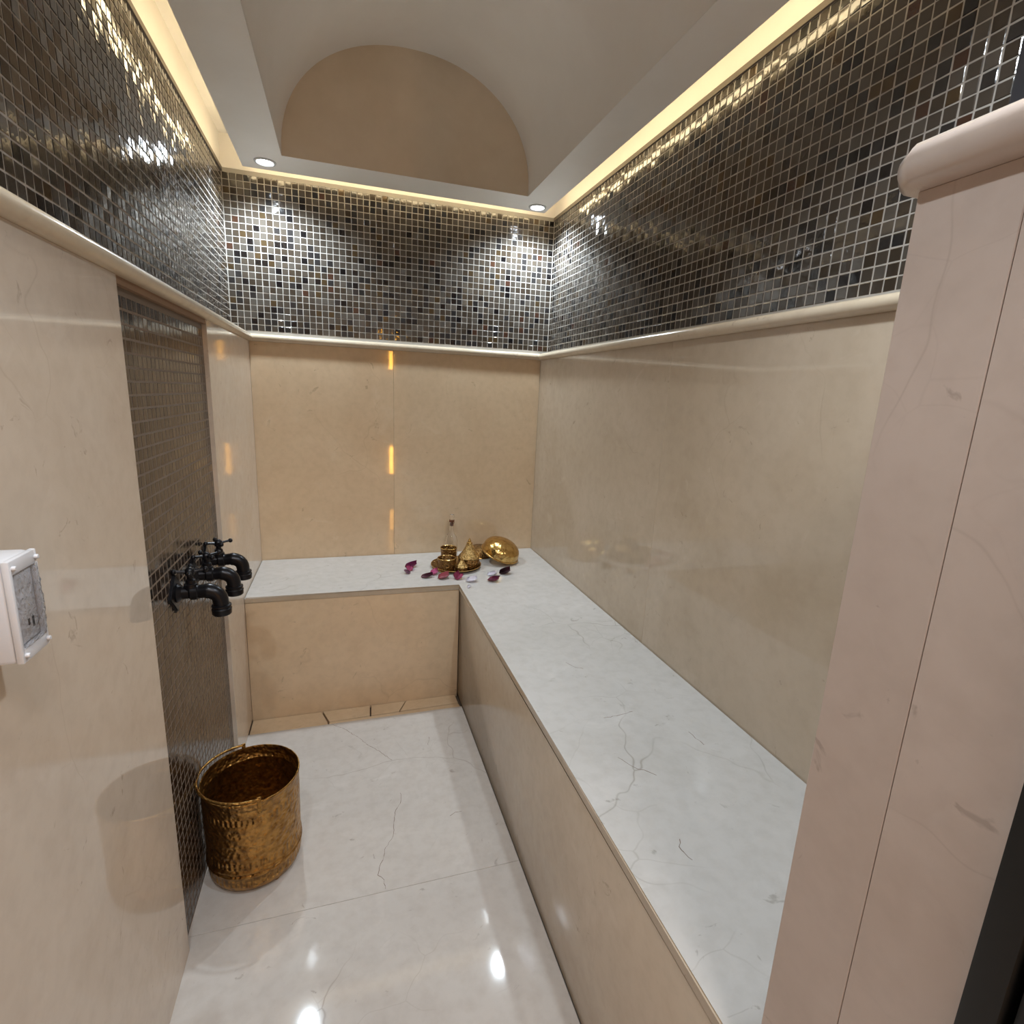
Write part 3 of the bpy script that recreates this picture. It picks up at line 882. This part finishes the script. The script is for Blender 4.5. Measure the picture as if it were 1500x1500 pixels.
# ------------------------------------------------------------------ brass tea things on the bench corner
def lathe_part(name, prof, mat, parent, seg=40, loc=None, angle=40):
    bm = bmesh.new()
    add_lathe(bm, prof, seg, Matrix.Translation(loc) if loc else None)
    return obj(name, bm, mat, parent, smooth=True, angle=angle)
tr = thing('tray', 'round dark brass tray holding the tea things on the bench corner', 'tray', (0.748, -0.212, H))
lathe_part('plate', [(0.0, 0.001), (0.084, 0.001), (0.096, 0.008), (0.100, 0.0125), (0.099, 0.0135), (0.0955, 0.0105), (0.083, 0.0035), (0.0, 0.0035)], M_BRASS_DK, tr, 56)
lathe_part('rim', [(0.0995, 0.0115), (0.1015, 0.0120), (0.1020, 0.0135), (0.1010, 0.0148), (0.0992, 0.0140)], M_BRASS, tr, 56)
ZTY = H + 0.0035
def cup(x, y, r, hh, label):
    c = thing('cup', label, 'cup', (x, y, ZTY), group='dark brass cups on the tray')
    lathe_part('bowl', [(0.0, 0.004), (r * 0.80, 0.004), (r * 0.93, 0.008), (r * 0.95, hh * 0.25), (r * 0.97, hh * 0.8), (r, hh), (r - 0.002, hh + 0.001), (r - 0.003, hh - 0.002),
               (r * 0.90, hh * 0.5), (r * 0.86, 0.012), (0.0, 0.008)], M_BRASS_DK, c)
    lathe_part('foot_ring', [(0.0, 0.0), (r * 0.98, 0.0), (r * 1.0, 0.002), (r * 0.98, 0.005), (r * 0.80, 0.006), (0, 0.006)], M_BRASS, c)
    lathe_part('lip', [(r - 0.001, hh - 0.001), (r + 0.0015, hh), (r + 0.0015, hh + 0.0018), (r - 0.0005, hh + 0.003), (r - 0.0022, hh + 0.0015)], M_BRASS, c)
cup(0.700, -0.258, 0.0345, 0.050, 'dark brass cup on the tray in front of the other cup')
cup(0.724, -0.172, 0.0330, 0.066, 'dark brass cup on the tray in front of the glass bottle')
bt = thing('bottle', 'slim clear glass bottle with a brown cork behind the cups', 'bottle', (0.752, -0.085, H))
bm = bmesh.new()
add_lathe(bm, [(0.0, 0.0), (0.024, 0.0), (0.026, 0.003), (0.026, 0.075), (0.022, 0.092), (0.012, 0.108), (0.0095, 0.116), (0.0095, 0.150), (0.0115, 0.151), (0.0115, 0.157), (0.0090, 0.157),
               (0.0080, 0.150), (0.0080, 0.118), (0.0105, 0.108), (0.0200, 0.091), (0.0242, 0.074), (0.0242, 0.005), (0.0, 0.004)], 36)
obj('glass_body', bm, M_GLASS, bt, smooth=True)
lathe_part('cork', [(0.0, 0.140), (0.0077, 0.140), (0.0079, 0.157), (0.0112, 0.1575), (0.0112, 0.166), (0.0, 0.166)], M_CORK, bt, 20)
lathe_part('glass_stopper', [(0.0, 0.1662), (0.0090, 0.1662), (0.0080, 0.172), (0.0105, 0.181), (0.0100, 0.188), (0.0, 0.190)], M_GLASS, bt, 20)
def lidded_pot(x, y, r, hh, label, zb=ZTY):
    p = thing('lidded_pot', label, 'pot', (x, y, zb), group='brass pots with pointed lids on the tray')
    lathe_part('base', [(0.0, 0.0), (r * 0.85, 0.0), (r * 0.97, hh * 0.04), (r * 1.0, hh * 0.14), (r * 0.98, hh * 0.28), (r * 0.93, hh * 0.30), (0.0, hh * 0.30)], M_BRASS_DK, p)
    lathe_part('lid', [(0.0, hh * 0.302), (r * 0.98, hh * 0.302), (r * 1.05, hh * 0.33), (r * 1.02, hh * 0.36), (r * 0.88, hh * 0.42), (r * 0.66, hh * 0.52), (r * 0.45, hh * 0.64), (r * 0.32, hh * 0.74), (r * 0.26, hh * 0.80), (0.0, hh * 0.80)], M_BRASS_ENG, p)
    lathe_part('finial', [(0.0, hh * 0.80), (r * 0.26, hh * 0.80), (r * 0.28, hh * 0.825), (r * 0.16, hh * 0.85), (r * 0.14, hh * 0.90), (r * 0.05, hh * 0.96), (0.0, hh)], M_BRASS, p, 20)
lidded_pot(0.798, -0.226, 0.043, 0.121, 'tall brass pot with a pointed conical lid at the right of the tray')
lidded_pot(0.757, -0.275, 0.026, 0.056, 'small brass pot with a pointed lid at the front of the tray')

def bowl_prof(r, hh):
    out = []
    for i in range(13):
        t = PI / 2 * i / 12
        out.append((r * math.sin(t) ** 0.9 if i else 0.0, hh * (0.18 + 0.82 * math.cos(t) ** 0.8) if i < 12 else hh * 0.18))
    return out
def dome_bowl(loc, rot, r, hh, label, mat):
    b_ = thing('brass_bowl', label, 'bowl', loc, rot, 'domed brass bowls on the bench')
    o_ = bowl_prof(r, hh)
    inn = [(max(0, x - 0.0025), z - 0.0025) for x, z in o_][::-1]
    inn[-1] = (0.0, hh - 0.0025)
    lathe_part('shell', o_ + [(r * 1.0, hh * 0.05), (r - 0.002, hh * 0.05)] + inn, mat, b_, 56, angle=50)
    lathe_part('rim', [(r - 0.003, hh * 0.05), (r - 0.001, 0.0), (r + 0.002, 0.001), (r + 0.004, hh * 0.06), (r + 0.003, hh * 0.10), (r, hh * 0.12)], M_BRASS, b_, 56)
dome_bowl((0.882, -0.072, H), (0, 0, 0.3), 0.060, 0.046, 'dull brass bowl upside down behind the tilted one', M_BRASS_DK)
dome_bowl((0.943, -0.170, H + 0.0325), (math.radians(14), math.radians(17), 0), 0.0795, 0.066, 'shiny domed brass bowl tipped upside down beside the tray', M_BRASS)

# ------------------------------------------------------------------ rose petals
PCOL = {k: petal_mat('petal_' + k, c) for k, c in {'crimson': (0.20, 0.006, 0.035), 'pink': (0.52, 0.06, 0.20), 'lilac': (0.34, 0.16, 0.24), 'plum': (0.10, 0.008, 0.022),
        'red': (0.24, 0.012, 0.025), 'magenta': (0.42, 0.025, 0.11), 'white': (0.72, 0.66, 0.72), 'maroon': (0.045, 0.004, 0.010)}.items()}
def petal(x, y, length, width, rz, curl, col, label, lift=0.0):
    bm = bmesh.new()
    n, m_ = 8, 6
    g = []
    for i in range(n + 1):
        u = i / n
        wv = width / 2 * (math.sin(PI * (0.06 + 0.86 * u ** 0.8)) ** 0.65)
        row = []
        for j in range(m_ + 1):
            v = -1 + 2 * j / m_
            xx = (u - 0.5) * length - (0.10 * length * u * (1 - abs(v)) ** 2) + 0.03 * length * math.sin(5 * v + rz * 7)
            yy = v * wv
            zz = curl * (0.75 * v * v * (wv / (width / 2)) + 0.45 * max(0, v) * u + 1.7 * max(0, u - 0.35) ** 2 + 0.5 * max(0, 0.3 - u)) + 0.0012
            row.append(bm.verts.new((xx, yy, zz)))
        g.append(row)
    for i in range(n):
        for j in range(m_):
            bm.faces.new((g[i][j], g[i + 1][j], g[i + 1][j + 1], g[i][j + 1]))
    bmesh.ops.solidify(bm, geom=bm.faces[:], thickness=0.0006)
    zmin = min(v.co.z for v in bm.verts)
    for v in bm.verts: v.co.z -= zmin
    o_ = obj('rose_petal', bm, PCOL[col], None, smooth=True, angle=60)
    o_.location = (x, y, H + lift); o_.rotation_euler = (0, 0, rz)
    tag(o_, label, 'petal', 'rose petals scattered on the bench')
petal(0.572, -0.185, 0.050, 0.036, 0.25, 0.016, 'crimson', 'large crimson petal curling up at the far left of the tray')
petal(0.562, -0.222, 0.032, 0.030, 1.2, 0.012, 'pink', 'pink petal just in front of the large crimson petal at left')
petal(0.545, -0.262, 0.028, 0.022, 2.4, 0.014, 'lilac', 'pale lilac petal, leftmost and foremost of the left cluster')
petal(0.616, -0.318, 0.046, 0.030, 0.1, 0.012, 'plum', 'dark plum petal lying to the left front of the tray')
petal(0.648, -0.289, 0.034, 0.030, 0.5, 0.016, 'pink', 'bright pink petal touching the left front of the tray')
petal(0.676, -0.340, 0.048, 0.038, 0.35, 0.016, 'red', 'deep red petal in front of the tray, beside the bright pink one')
petal(0.729, -0.352, 0.042, 0.038, 1.0, 0.018, 'magenta', 'magenta petal in front of the middle of the tray')
petal(0.772, -0.392, 0.044, 0.036, 0.1, 0.014, 'white', 'white petal in front of the tray near the bench inner corner')
petal(0.866, -0.338, 0.042, 0.032, 0.3, 0.010, 'white', 'white petal between the crimson and maroon petals at right')
petal(0.853, -0.405, 0.046, 0.036, -0.5, 0.016, 'crimson', 'crimson petal at the right front, nearest the right wall side')
petal(0.922, -0.330, 0.048, 0.038, 0.15, 0.018, 'maroon', 'almost black maroon petal below the shiny tipped bowl')
petal(0.748, -0.452, 0.018, 0.014, 0.8, 0.006, 'white', 'tiny white petal scrap near the inner edge of the bench')
